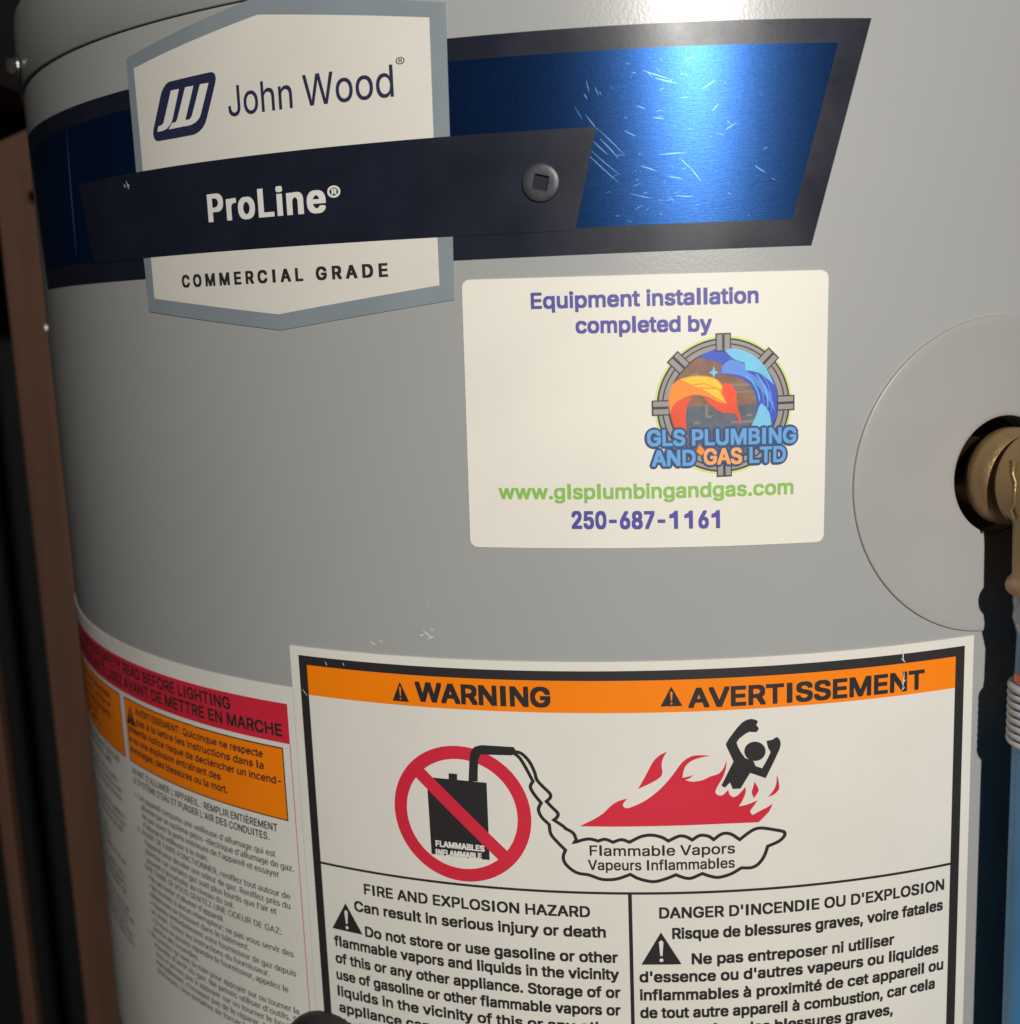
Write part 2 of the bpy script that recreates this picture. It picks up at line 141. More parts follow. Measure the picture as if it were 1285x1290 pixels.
# brushed blue foil: fine crosswise scratches spread the lamp into a soft streak
def foil():
    m = bpy.data.materials.new('blue_foil'); m.use_nodes = True; nt = m.node_tree; n = nt.nodes; b = n['Principled BSDF']
    b.inputs['Metallic'].default_value = 0.8
    b.inputs['Anisotropic'].default_value = 0.3
    b.inputs['Anisotropic Rotation'].default_value = .25
    tg = n.new('ShaderNodeTangent'); tg.direction_type = 'RADIAL'; tg.axis = 'Z'; nt.links.new(tg.outputs[0], b.inputs['Tangent'])
    tc = n.new('ShaderNodeTexCoord')
    nz = n.new('ShaderNodeTexNoise'); nz.inputs['Scale'].default_value = 2200; nz.inputs['Detail'].default_value = 2
    cr = n.new('ShaderNodeValToRGB'); cr.color_ramp.elements[0].position = .35; cr.color_ramp.elements[1].position = .75
    cr.color_ramp.elements[0].color = (0.008, 0.029, 0.105, 1); cr.color_ramp.elements[1].color = (0.012, 0.044, 0.145, 1)
    mp = n.new('ShaderNodeMapping'); mp.inputs['Scale'].default_value = (300, 300, 3500)
    n2 = n.new('ShaderNodeTexNoise'); n2.inputs['Scale'].default_value = 1; n2.inputs['Detail'].default_value = 3
    bp = n.new('ShaderNodeBump'); bp.inputs['Strength'].default_value = .05; bp.inputs['Distance'].default_value = 0.0003
    nt.links.new(tc.outputs['Object'], nz.inputs['Vector']); nt.links.new(nz.outputs['Fac'], cr.inputs[0])
    nt.links.new(cr.outputs[0], b.inputs['Base Color'])
    nt.links.new(tc.outputs['Object'], mp.inputs[0]); nt.links.new(mp.outputs[0], n2.inputs['Vector'])
    nt.links.new(n2.outputs['Fac'], bp.inputs['Height']); nt.links.new(bp.outputs[0], b.inputs['Normal'])
    b.inputs['Roughness'].default_value = .31
    b.inputs['Specular Tint'].default_value = (.35, .75, 1, 1)
    b.inputs['Coat Weight'].default_value = .0; b.inputs['Coat Roughness'].default_value = .3
    return m
M['foil'] = foil()

# ------------------------------------------------------------------ helpers
def thing(name, label, cat, loc=(0, 0, 0), group=None):
    o = bpy.data.objects.new(name, None); C.objects.link(o); o.location = loc
    o.empty_display_size = .05
    o['label'] = label; o['category'] = cat
    if group: o['group'] = group
    return o

def link(name, me, m, parent=None, label=None, kind=None):
    o = bpy.data.objects.new(name, me); C.objects.link(o)
    if m is not None: me.materials.append(m)
    if parent is not None:
        o.parent = parent
        off = Vector((0, 0, 0)); q = parent
        while q is not None: off += q.location; q = q.parent
        if off.length > 0: me.transform(Matrix.Translation(-off))
    if label: o['label'] = label
    if kind: o['kind'] = kind
    return o

def radial(s, h):
    t = s / R; r = R + h
    return (r * math.sin(t) * MM, -r * math.cos(t) * MM)

STEP = 3.0
def flat_mesh(loops, off, rim=0.0, step=STEP, zstep=None):
    """loops: [outer, hole, hole..] polygons in (s, z) mm on the unrolled tank; bent round the tank at height off."""
    bm = bmesh.new()
    tris = tessellate_polygon([[Vector((x, y, 0)) for x, y in l] for l in loops])
    vs = [bm.verts.new((x, y, 0)) for l in loops for x, y in l]
    for t in tris:
        try: bm.faces.new([vs[i] for i in t])
        except ValueError: pass
    bmesh.ops.recalc_face_normals(bm, faces=bm.faces)
    for f in bm.faces:
        f.normal_update()
        if f.normal.z < 0: f.normal_flip()
    xs = [v.co.x for v in bm.verts]; x0, x1 = min(xs), max(xs)
    k = math.floor(x0 / step) * step + step
    while k < x1 - 1e-6:
        bmesh.ops.bisect_plane(bm, geom=bm.verts[:] + bm.edges[:] + bm.faces[:], plane_co=(k, 0, 0), plane_no=(1, 0, 0), dist=1e-5)
        k += step
    bmesh.ops.triangulate(bm, faces=bm.faces)
    return finish_bent(bm, off, rim)

def finish_bent(bm, off, rim=0.0):
    bm.normal_update()
    top = len(bm.faces)
    rimdata = []
    if rim:
        for e in [e for e in bm.edges if e.is_boundary]:
            f = e.link_faces[0]
            for l in f.loops:
                if l.edge == e: a, b = l.vert.co.copy(), l.link_loop_next.vert.co.copy()
            rimdata.append((a, b))
    verts = []; faces = []; normals = []
    bm.verts.ensure_lookup_table()
    for v in bm.verts:
        x, y = radial(v.co.x, off + v.co.z); verts.append((x, y, v.co.y * MM))
    for f in bm.faces:
        faces.append([v.index for v in f.verts]) if False else None
    bm.verts.index_update()
    for f in bm.faces:
        faces.append([v.index for v in f.verts])
        for v in f.verts:
            t = v.co.x / R; normals.append((math.sin(t), -math.cos(t), 0))
    for a, b in rimdata:
        i = len(verts)
        xa, ya = radial(a.x, off); xb, yb = radial(b.x, off); xc, yc = radial(b.x, off - rim); xd, yd = radial(a.x, off - rim)
        verts += [(xa, ya, a.y * MM), (xd, yd, a.y * MM), (xc, yc, b.y * MM), (xb, yb, b.y * MM)]
        faces.append([i, i + 1, i + 2, i + 3])
        d = Vector((b.x - a.x, b.y - a.y)); d.normalize(); nn = (d.y, -d.x); t = a.x / R
        nv = (nn[0] * math.cos(t), nn[0] * math.sin(t), nn[1])
        normals += [nv] * 4
    bm.free()
    me = bpy.data.meshes.new('sheet'); me.from_pydata(verts, [], faces); me.update()
    me.polygons.foreach_set('use_smooth', [True] * len(me.polygons))
    me.normals_split_custom_set(normals)
    return me

def sheet(name, loops, off, m, parent, rim=0.0, label=None, step=STEP, kind=None):
    return link(name, flat_mesh(loops, off, rim, step), m, parent, label, kind)

def rect(s0, s1, z0, z1): return [(s0, z0), (s1, z0), (s1, z1), (s0, z1)]
def disc(cx, cy, r, n=64, ry=None):
    ry = ry or r
    return [(cx + r * math.cos(2 * math.pi * i / n), cy + ry * math.sin(2 * math.pi * i / n)) for i in range(n)]
def rounded(s0, s1, z0, z1, r, skew=(0, 0), n=6):
    out = []
    for cx, cy, a0 in ((s1 - r, z1 - r, 0), (s0 + r, z1 - r, 90), (s0 + r, z0 + r, 180), (s1 - r, z0 + r, 270)):
        for i in range(n + 1):
            a = math.radians(a0 + 90 * i / n); out.append((cx + r * math.cos(a), cy + r * math.sin(a)))
    return out

def ribbon(name, pts, w, off, m, parent, closed=False, label=None):
    n = len(pts); P = [Vector(p) for p in pts]; L = []; Rr = []
    for i in range(n):
        a = P[i - 1] if (i > 0 or closed) else P[i]; b = P[(i + 1) % n] if (i < n - 1 or closed) else P[i]
        d1 = (P[i] - a); d2 = (b - P[i])
        if d1.length < 1e-9: d1 = d2
        if d2.length < 1e-9: d2 = d1
        d1 = d1.normalized(); d2 = d2.normalized(); t = d1 + d2
        if t.length < 1e-6: t = d1
        t.normalize(); nn = Vector((-t.y, t.x)); k = w / 2 / max(.55, nn.dot(Vector((-d1.y, d1.x))))
        L.append(P[i] + nn * k); Rr.append(P[i] - nn * k)
    bm = bmesh.new()
    lv = [bm.verts.new((*p, 0)) for p in L]; rv = [bm.verts.new((*p, 0)) for p in Rr]
    for i in range(n if closed else n - 1):
        j = (i + 1) % n
        f = bm.faces.new((rv[i], rv[j], lv[j], lv[i]))
    return link(name, finish_bent(bm, off), m, parent, label)

# ---- lettering
def _load_inter():
    try:
        import os
        for base in (bpy.utils.system_resource('DATAFILES', path='fonts'), bpy.utils.resource_path('LOCAL') + '/datafiles/fonts'):
            f = os.path.join(base or '', 'Inter.woff2')
            if os.path.exists(f): return bpy.data.fonts.load(f)
    except Exception: pass
    return None
INTER = _load_inter()
_cache = {}
_gl = {}
def _outline(ch, font):
    """filled triangles of one glyph: every outer contour filled on its own, so overlapping strokes stay solid."""
    cu = bpy.data.curves.new('lettering', 'FONT'); cu.body = ch
    if font == 'inter' and INTER: cu.font = INTER
    o = bpy.data.objects.new('lettering', cu); C.objects.link(o)
    dg = bpy.context.evaluated_depsgraph_get(); ev = o.evaluated_get(dg)
    c2 = ev.to_curve(dg); loops = []
    for sp in c2.splines:
        P = []
        bp = sp.bezier_points; n = len(bp)
        for i in range(n):
            p, q = bp[i], bp[(i + 1) % n]
            p0, p1, p2, p3 = (Vector(v[:2]) for v in (p.co, p.handle_right, q.handle_left, q.co))
            dev = (p1 - p0).cross(p3 - p0), (p2 - p0).cross(p3 - p0)
            k = 1 if abs(dev[0]) + abs(dev[1]) < 1e-4 else 4
            for j in range(k):
                t = j / k; P.append(p0 * (1 - t) ** 3 + p1 * 3 * t * (1 - t) ** 2 + p2 * 3 * t * t * (1 - t) + p3 * t ** 3)
        Q = []
        for v in P:
            if not Q or (v - Q[-1]).length > 1e-5: Q.append(v)
        if len(Q) > 2 and (Q[0] - Q[-1]).length < 1e-5: Q.pop()
        if len(Q) > 2: loops.append(Q)
    ev.to_curve_clear()
    cu.body = 'H' + ch + 'H'; bpy.context.view_layer.update(); w = o.dimensions.x
    cu.body = 'HH'; bpy.context.view_layer.update(); adv = w - o.dimensions.x
    bpy.data.objects.remove(o); bpy.data.curves.remove(cu)
    return loops, adv
def glyph(ch, font):
    key = (ch, font)
    if key in _gl: return _gl[key]
    if font == 'inter' and INTER and ch in 'Il1':
        H = glyph('H', font); cap = H[3]; st = .087
        if ch == 'I': loops = [[Vector(p) for p in ((.085, 0), (.085 + st, 0), (.085 + st, cap), (.085, cap))]]; adv = .264
        elif ch == 'l': loops = [[Vector(p) for p in ((.064, 0), (.064 + st * .95, 0), (.064 + st * .95, cap * 1.03), (.064, cap * 1.03))]]; adv = .212
        else: loops = [[Vector(p) for p in ((.27, 0), (.27 + st, 0), (.27 + st, cap), (.295, cap), (.24, cap * .87), (.10, cap * .76), (.10, cap * .64), (.19, cap * .67), (.27, cap * .74))]]; adv = .56
    else:
        loops, adv = _outline(ch, font)
    V = []; F = []
    if loops:
        pts = [p for l in loops for p in l]; edges = []; k = 0
        for l in loops:
            edges += [(k + i, k + (i + 1) % len(l)) for i in range(len(l))]; k += len(l)
        ov, oe, of, *_r = delaunay_2d_cdt(pts, edges, [], 0, 1e-6)
        def wind(p):
            w = 0
            for l in loops:
                for i in range(len(l)):
                    a, b = l[i - 1], l[i]
                    if (a.y > p.y) != (b.y > p.y) and p.x < (b.x - a.x) * (p.y - a.y) / (b.y - a.y) + a.x: w += 1 if b.y > a.y else -1
            return w
        V = [Vector(p) for p in ov]
        for t in of:
            c = sum((V[i] for i in t), Vector((0, 0))) / len(t)
            if wind(c) != 0:
                x, y, z = (V[i] for i in t[:3])
                F.append(tuple(t) if (y - x).cross(z - x) > 0 else tuple(t)[::-1])
    lay = [0] * len(V)
    top = max((p.y for p in V), default=0)
    _gl[key] = (np.array([tuple(p) for p in V]).reshape(-1, 2), F, adv, top, np.array(lay, float)); return _gl[key]
def glyphs(body, font, spacing=1.0):
    key = (body, font, spacing)
    if key in _cache: return _cache[key]
    x = 0; VV = []; FF = []; LL = []; n = 0
    for ch in body:
        V, F, adv, top, lay = glyph(ch, font)
        if len(V):
            VV.append(V + np.array([x, 0])); LL.append(lay); FF += [tuple(i + n for i in f) for f in F]; n += len(V)
        x += adv * spacing if spacing < 1 else adv + (spacing - 1) * .5
    _cache[key] = (np.concatenate(VV), FF, np.concatenate(LL)); return _cache[key]
def capheight(font):
    return glyph('H', font)[3]

def text(body, s0, s1, z, cap, off, m, parent, font='inter', bold=0.0, strikes=6, spacing=1.0, z1=None, name='lettering', label=None, slant=0.0, boldy=None, rnd=False):
    """one printed line: left edge s0, right edge s1 (or None: natural width), baseline z (z1 at the right end), cap height in mm."""
    V, F, LY = glyphs(body, font, spacing)
    k = cap / capheight(font)
    x0, x1 = V[:, 0].min(), V[:, 0].max()
    kx = (s1 - s0 - 2 * bold) / (x1 - x0) if s1 is not None else k
    X = s0 + bold + (V[:, 0] - x0) * kx; Y = V[:, 1] * k + z
    by = bold if boldy is None else boldy
    if slant: X = X + (Y - z) * slant
    if z1 is not None: Y = Y + (X - s0) / (s1 - s0) * (z1 - z)
    offs = [(0, 0)]
    if rnd: offs = [(bold * math.cos(2 * math.pi * i / strikes), by * math.sin(2 * math.pi * i / strikes)) for i in range(strikes)] + [(0, 0)]
    elif bold: offs = {2: [(-bold, 0), (bold, 0)], 3: [(-bold, -by), (bold, by), (0, 0)]}.get(strikes) or ([(bold * a_, by * b_) for a_ in (-1, 1) for b_ in (-1, 1)] + ([] if strikes < 6 else [(bold * a_, by * b_) for a_, b_ in ((0, 1), (0, -1), (1, 0), (-1, 0))]) + [(0, 0)])
    verts = []; faces = []; normals = []
    for q, (dx, dy) in enumerate(offs):
        b = len(verts); t = (X + dx) / R; r = R + off + q * 0.003 + LY * 0.0012
        st, ct = np.sin(t), np.cos(t)
        verts += list(zip((r * st * MM).tolist(), (-r * ct * MM).tolist(), ((Y + dy) * MM).tolist()))
        nn = list(zip(st.tolist(), (-ct).tolist(), [0.0] * len(t)))
        for f in F:
            faces.append(tuple(i + b for i in f)); normals += [nn[i] for i in f]
    me = bpy.data.meshes.new('lettering'); me.from_pydata(verts, [], faces); me.update()
    me.polygons.foreach_set('use_smooth', [True] * len(me.polygons)); me.normals_split_custom_set(normals)
    return link(name, me, m, parent, label)

def lathe_mesh(profile, n=96, arc=(0, 2 * math.pi), smooth=True, sharp=35):
    """profile [(radius, height)] mm about z, local."""
    bm = bmesh.new(); full = abs(arc[1] - arc[0] - 2 * math.pi) < 1e-6
    rings = []
    for r, h in profile:
        if r < 1e-6: rings.append([bm.verts.new((0, 0, h * MM))]); continue
        rings.append([bm.verts.new((r * math.cos(2 * math.pi * i / n) * MM, r * math.sin(2 * math.pi * i / n) * MM, h * MM)) for i in range(n)])
    for a, b in zip(rings, rings[1:]):
        for i in range(n):
            j = (i + 1) % n
            if len(a) == 1 and len(b) == 1: continue
            if len(a) == 1: bm.faces.new((a[0], b[j], b[i]))
            elif len(b) == 1: bm.faces.new((a[i], a[j], b[0]))
            else: bm.faces.new((a[i], a[j], b[j], b[i]))
    bm.normal_update()
    for f in bm.faces: f.smooth = True
    for e in bm.edges:
        if len(e.link_faces) == 2 and e.calc_face_angle(0) > math.radians(sharp): e.smooth = False
    me = bpy.data.meshes.new('turned'); bm.to_mesh(me); bm.free(); return me

def box(name, lo, hi, m, parent=None, bev=0.0, label=None, kind=None):
    bm = bmesh.new(); bmesh.ops.create_cube(bm, size=1)
    for v in bm.verts:
        v.co = Vector([(lo[i] + hi[i]) / 2 + v.co[i] * (hi[i] - lo[i]) for i in range(3)]) * MM
    if bev: bmesh.ops.bevel(bm, geom=bm.edges[:], offset=bev * MM, segments=2, affect='EDGES', profile=.5)
    me = bpy.data.meshes.new('box'); bm.to_mesh(me); bm.free()
    return link(name, me, m, parent, label, kind)

def frame_at(s, z, h):     # local x = tangent, y = up, z = outward
    t = s / R; x, y = radial(s, h)
    return Matrix(((math.cos(t), 0, math.sin(t), x), (math.sin(t), 0, -math.cos(t), y), (0, 1, 0, z * MM), (0, 0, 0, 1)))

# ------------------------------------------------------------------ surroundings
box('floor', (-1500, -1500, -1150), (1500, 1500, -1100), M['wall'], kind='structure')
box('back_wall', (-1500, 640, -1100), (1500, 700, 700), M['wall'], kind='structure')
t = thing('wall_stud', 'wide brown wooden stud right beside the left edge of the tank', 'wood stud', (-0.29, 0.04, -1.1))
box('stud_timber', (-312.5, 20, -1100), (-264, 75, 640), M['wood'], t, bev=1.5)
t = thing('wall_stud', 'narrow brown wooden stud at the lower left corner, left of the dark gap', 'wood stud', (-0.346, 0.03, -1.1))
box('stud_timber', (-350.5, 20, -1100), (-342.5, 28, 640), M['wood'], t, bev=1)
t = thing('added_shade_block', 'added black block standing in for the shade above the wooden studs', 'shade_block', (-0.35, 0.0, 0.1))
box('shade_block_box', (-520, -60, 103), (-268, 19, 640), M['shade_block'], t, bev=2)  # added block: makes the dark corner and shades the stud tops

# ------------------------------------------------------------------ the water heater
H = thing('water_heater', 'tall grey enamel water heater with navy brand band and warning labels', 'water heater', (0, 0, -1.1))
HOLE = (115.0, -55.0, 17.3)
PI_R = math.pi * R
# jacket: unrolled wall with the port hole, bent all the way round
jk = flat_mesh([rect(-PI_R, PI_R, -1095, 87.2), disc(HOLE[0], HOLE[1], HOLE[2], 72)], 0.0, step=2 * PI_R / 400)
link('jacket', jk, M['paint'], H)
# the lid: a pan slipped over the jacket, rounded shoulder
prof = [(254.1, 86.6), (254.8, 86.6), (255.1, 86.9), (255.1, 104), (254.9, 109), (254.4, 113.5), (252, 117), (248.5, 119.5), (243, 121), (230, 121.6), (0, 124)]
link('lid', lathe_mesh(prof, 320, sharp=50), M['lid'], H)
link('base_ring', lathe_mesh([(0, -1100), (246, -1100), (246, -1092), (253, -1094)], 128), M['navy'], H)

# screw on the lid's lower edge at the far left, head seen from the side
def hex_screw(s, z, h, parent, m, r=5.2, height=4.2):
    bm = bmesh.new()
    fr = frame_at(s, z, h)
    prof = [(r * 1.35, 0, 32), (r * 1.35, .9, 32), (r * 1.2, 1.2, 32)]
    def ring(rad, hh, n, rot=0): return [bm.verts.new((rad * math.cos(2 * math.pi * i / n + rot) * MM, rad * math.sin(2 * math.pi * i / n + rot) * MM, hh * MM)) for i in range(n)]
    a = ring(r * 1.4, 0, 24); b = ring(r * 1.4, .8, 24); c = ring(r * 1.2, 1.2, 24)
    for p, q in ((a, b), (b, c)):
        for i in range(24): bm.faces.new((p[i], p[(i + 1) % 24], q[(i + 1) % 24], q[i]))
    bm.faces.new(c)
    d = ring(r, 1.1, 6); e = ring(r, height - .7, 6); f = ring(r * .86, height, 6)
    for p, q in ((d, e), (e, f)):
        for i in range(6): bm.faces.new((p[i], p[(i + 1) % 6], q[(i + 1) % 6], q[i]))
    bm.faces.new(f); bm.transform(fr)
    me = bpy.data.meshes.new('hex_screw'); bm.to_mesh(me); bm.free()
    return link('screw', me, m, parent, 'small zinc hex screw at the lid edge')
hex_screw(-258, 93, 2.0, H, M['steel'], r=2.8, height=4.0)
hex_screw(-281, -3, 0.0, H, M['paint'], r=1.1, height=1.0)

# ---- brand band
CX = -100.0
def mir(pts): return [(2 * CX - x, y) for x, y in pts][::-1]
BAND = [(-43 - 57, 12.0), (53.6, 11.8), (69.9, 69.5), (CX, 69.6)]
bandpoly = [(-253.6, 11.8), (53.6, 11.8), (69.9, 69.5), (-269.9, 69.5)]
band = sheet('brand_band', [bandpoly], 0.25, M['navy'], H, rim=.25, label='navy and blue foil brand band')
foilR = [(-9.8, 18.8), (48.3, 18.8), (60.7, 63.4), (-60, 63.7), (-60, 44.6), (-3.5, 44.4)]
sheet('blue_foil', [foilR], 0.32, M['foil'], band, label='scratched bright blue foil panel')
sheet('blue_foil', [mir(foilR)], 0.32, M['foil'], band, label='dark blue foil panel wrapping round the left side')
strip = [(-190.3, 18.2), (-9.7, 18.2), (-3.4, 44.5), (-196.6, 44.5)]
pl_out_t = [(-157.5, 40), (-43.0, 40), (-42.4, 78.6), (CX, 87.0), (-157.3, 78.5)]
pl_in_t = [(-153.7, 40), (-47.6, 40), (-47.1, 75.2), (CX, 82.2), (-153.7, 75.0)]
pl_out_b = [(-157.2, 1.5), (-99.8, -5.5), (-43.9, 1.2), (-43.3, 23), (-157.8, 23)]
pl_in_b = [(-153.6, 5.5), (-100.2, -.9), (-47.9, 5.3), (-47.8, 23), (-153.6, 23)]
plate = sheet('name_plate', [pl_out_t], 0.36, M['plate_blue'], H, rim=.2, label='white hexagonal name plate with slate blue edge')
sheet('plate_edge', [pl_out_b], 0.36, M['plate_blue'], plate, rim=.2)
sheet('plate_panel', [pl_in_t], 0.42, M['plate_white'], plate)
sheet('plate_panel', [pl_in_b], 0.42, M['plate_white'], plate)
sheet('dark_strip', [strip], 0.48, M['navy'], plate, label='dark navy strip across the name plate')
sheet('emblem_shield', [ART['emblem']], 0.49, M['ink_navy'], plate)
sheet('emblem_letter', [ART['emblem_j']], 0.55, M['ink_white'], plate)
sheet('emblem_letter', [ART['emblem_w']], 0.55, M['ink_white'], plate)
text('John Wood', -113.2, -58.3, 56.1, 8.2, 0.49, M['ink_navy'], plate, bold=.06, strikes=4)
text('®', -57.3, -54.7, 63.6, 2.4, 0.49, M['ink_navy'], plate)
text('ProLine', -124.6, -81.2, 27.2, 7.6, 0.55, M['ink_white'], plate, bold=.5, strikes=8, spacing=1.10, boldy=.24)
text('®', -80.5, -76.3, 29.9, 4.0, 0.55, M['ink_white'], plate, bold=.08, strikes=4)
text('COMMERCIAL GRADE', -138.9, -63.0, 8.45, 3.45, 0.49, M['ink_black'], plate, bold=.27, strikes=8, spacing=1.42, boldy=.17)

# plug screw with a square socket, painted over
def plug(s, z, h, parent):
    fr = frame_at(s, z, h); bm = bmesh.new(); n = 48
    def ring(rad, hh): return [bm.verts.new((rad * math.cos(2 * math.pi * i / n) * MM, rad * math.sin(2 * math.pi * i / n) * MM, hh * MM)) for i in range(n)]
    rr = [ring(5.1, 0), ring(5.1, .45), ring(5.0, .7), ring(4.8, .82), ring(3.6, .93), ring(2.7, .95)]
    for a, b in zip(rr, rr[1:]):
        for i in range(n): bm.faces.new((a[i], a[(i + 1) % n], b[(i + 1) % n], b[i])).smooth = True
    rot = math.radians(-14)
    def sq(half, hh):
        out = []
        for i in range(n):
            a = 2 * math.pi * i / n; c, s_ = math.cos(a), math.sin(a); k = half / max(abs(c), abs(s_))
            x, y = c * k, s_ * k; out.append(bm.verts.new(((x * math.cos(rot) - y * math.sin(rot)) * MM, (x * math.sin(rot) + y * math.cos(rot)) * MM, hh * MM)))
        return out
    q1 = sq(2.05, .95); q2 = sq(1.85, .75); q3 = sq(1.8, -.2)
    last = rr[-1]
    k = 0
    for a, b in ((last, q1), (q1, q2), (q2, q3)):
        sh = 0
        for i in range(n):
            try: bm.faces.new((a[i], a[(i + 1) % n], b[(i + 1) % n], b[i]))
            except ValueError: pass
    bm.faces.new(q3); bm.transform(fr)
    me = bpy.data.meshes.new('plug'); bm.to_mesh(me); bm.free()
    return link('screw', me, M['screw'], parent, 'flat round screw with a square socket')
plug(-18.5, 31.0, 0.48, H)

# hair scratches in the foil, with real width
scr = [(-5.7, 56.3, -5.0, 53.2), (-3.5, 54.6, -2.6, 52.4), (-2.4, 53.4, -1.9, 52.4), (-6.4, 53, -5.6, 51.5),
       (-6.2, 47.8, -3.0, 43.6), (-6.7, 38.5, 2.1, 30.0), (-5.6, 39.2, 3.0, 31.6), (-3.2, 44.0, 3.9, 36.8), (-2.6, 41.5, 2.2, 36.2), (-4.4, 41, -.5, 37.2),
       (7.2, 49.3, 9.6, 48.3), (11.4, 46.1, 14.4, 45.6), (24.1, 52.6, 27.9, 54.9), (12.6, 36.6, 20.1, 36.9), (26.8, 47.0, 28.6, 48.9),
       (18.2, 35.7, 21.5, 32.5), (21, 33, 23.8, 29.3), (4, 43, 7, 41.6), (8, 34, 12, 32.6), (15, 31, 19, 30.2), (9, 58, 16, 55.5), (12, 56, 18, 54.3),
       (5, 27, 11, 25.5), (17, 26, 22, 25.6), (-9, 50, -7, 46.5), (30, 42, 33.4, 44.1), (20, 60, 22.5, 61), (38, 33, 41, 31)]
vb = bmesh.new()
def sliver(bm, x0, y0, x1, y1, w):
    d = Vector((x1 - x0, y1 - y0)); L = d.length; d.normalize(); nn = Vector((-d.y, d.x)) * w / 2; N = max(3, int(L / 1.2))
    prev = None; bow = random.uniform(-.02, .02) * L
    for i in range(N + 1):
        u = i / N; p = Vector((x0, y0)) + d * L * u + Vector((-d.y, d.x)) * bow * 4 * u * (1 - u); k = .15 + .85 * math.sin(math.pi * min(.97, max(.03, u)))
        cur = (bm.verts.new((*(p - nn * k), 0)), bm.verts.new((*(p + nn * k), 0)))
        if prev: bm.faces.new((prev[0], cur[0], cur[1], prev[1]))
        prev = cur
for a in scr: sliver(vb, *a, random.uniform(.10, .18))
for i in range(70):
    x = random.gauss(12, 14); y = random.uniform(20, 62)
    if -2 < x < 46:
        a = random.uniform(-.9, .5); l = random.uniform(.3, 2.4); sliver(vb, x, y, x + l * math.cos(a), y + l * math.sin(a), random.uniform(.05, .1))
M['scratch'] = mat('bare_scratch', (0.13, 0.30, 0.55), .35, metal=.5)
link('scratches', finish_bent(vb, .37), M['scratch'], band, 'fine pale scratches scattered across the blue foil', 'stuff')

# ---- installer's sticker, stuck on a little crooked
def tilt(pts, c=(8.2, -31.6), a=math.radians(-.75)):
    return [(c[0] + (x - c[0]) * math.cos(a) - (y - c[1]) * math.sin(a), c[1] + (x - c[0]) * math.sin(a) + (y - c[1]) * math.cos(a)) for x, y in pts]
stk = sheet('installer_sticker', [tilt(rounded(-42.0, 58.0, -69.0, 5.8, 2.2))], 0.30, M['sticker_white'], H, rim=.3, label='white installer sticker with rounded corners')
text('Equipment installation', -22.4, 39.0, -1.8 - .15, 4.0, .37, M['ink_violet'], stk, bold=.19, z1=-2.75)
text('completed by', -10.4, 26.3, -8.95, 4.0, .37, M['ink_violet'], stk, bold=.19, z1=-9.75)
text('www.glsplumbingandgas.com', -33.5, 48.7, -54.35, 3.9, .37, M['ink_green'], stk, bold=.17, z1=-55.4)
text('250-687-1161', -13.1, 28.0, -62.95, 4.65, .37, M['ink_violet'], stk, bold=.24, z1=-63.9)
# round pipe emblem with water, flame and lettering
EC = (29.3, -30.1)
sheet('emblem_halo', [disc(*EC, 18.9, 96)], .36, M['halo'], stk)
sheet('emblem_ring', [disc(*EC, 18.3, 96)], .40, M['pipe_dark'], stk)
sheet('emblem_ring', [disc(*EC, 17.8, 96), disc(*EC, 16.9, 96)[::-1]], .44, M['pipe_grey'], stk)
sheet('emblem_ring', [disc(*EC, 16.5, 96), disc(*EC, 15.2, 96)[::-1]], .44, M['pipe_grey'], stk)
up = [p for p in disc(*EC, 14.8, 96) if p[1] >= EC[1] - .01]; lo_ = [p for p in disc(*EC, 14.8, 96) if p[1] <= EC[1] + .01]
sheet('emblem_sky', [up], .44, M['brown'], stk)
lo_ = sorted(lo_, key=lambda p: math.atan2(p[1] - EC[1], p[0] - EC[0]) % (2 * math.pi) if abs(p[1]-EC[1])>.02 else (math.pi if p[0]<EC[0] else 2*math.pi))
sheet('emblem_ground', [lo_], .44, M['slate'], stk)
for pts, w in (([(18, -25.0), (26, -24.4)], .5), ([(19.4, -22.4), (21.8, -21.2), (24, -22.8)], .7), ([(30, -24.6), (37, -24.6)], .8), ([(28, -28.4), (39, -28.4)], .7),
               ([(24.6, -29.5), (24.6, -33.0), (37, -33.0)], .7), ([(21, -34.6), (33, -34.8), (40, -34.6)], .7), ([(31.5, -26.6), (38, -26.6)], .5)):
    ribbon('emblem_pipe', pts, w, .47, M['e_pipe'], stk)
for nm, mk, o in (('blue_swoosh', 'e_blue', .50), ('sky_swoosh', 'e_sky', .53), ('cyan_swoosh', 'e_cyan', .56), ('cyan_tail', 'e_cyan', .53),
                  ('flame_body', 'e_orange', .50), ('flame_red', 'e_red', .53), ('flame_yellow', 'e_yellow', .53), ('flame_tip', 'e_red', .56)):
    sheet('emblem_' + nm.split('_')[0] + '_shape', [ART[nm]], o, M[mk], stk)
for i in range(4):   # highlights along the water
    a0 = -10 + i * 5
    pts = [(EC[0] + (13.2 - i * 1.1) * math.cos(math.radians(a)), EC[1] + (13.2 - i * 1.1) * math.sin(math.radians(a))) for a in range(a0, a0 + 52, 4)]
    ribbon('emblem_highlight', pts, .28, .585, M['e_cyan' if i % 2 else 'e_sky'], stk)
for pts in ([(16.6, -27.5), (19, -25.6), (23, -25.0), (27, -25.4)], [(17.4, -26), (20, -24.2), (24, -23.9), (28, -25.6), (29.4, -28)]):
    ribbon('emblem_highlight', pts, .3, .585, M['e_orange'], stk)
sheet('emblem_spark', [[(26.2, -20.6), (26.6, -19.2), (27.0, -20.6), (28, -21), (27, -21.4), (26.6, -22.6), (26.2, -21.4), (25.2, -21)]], .59, M['e_cyan'], stk)
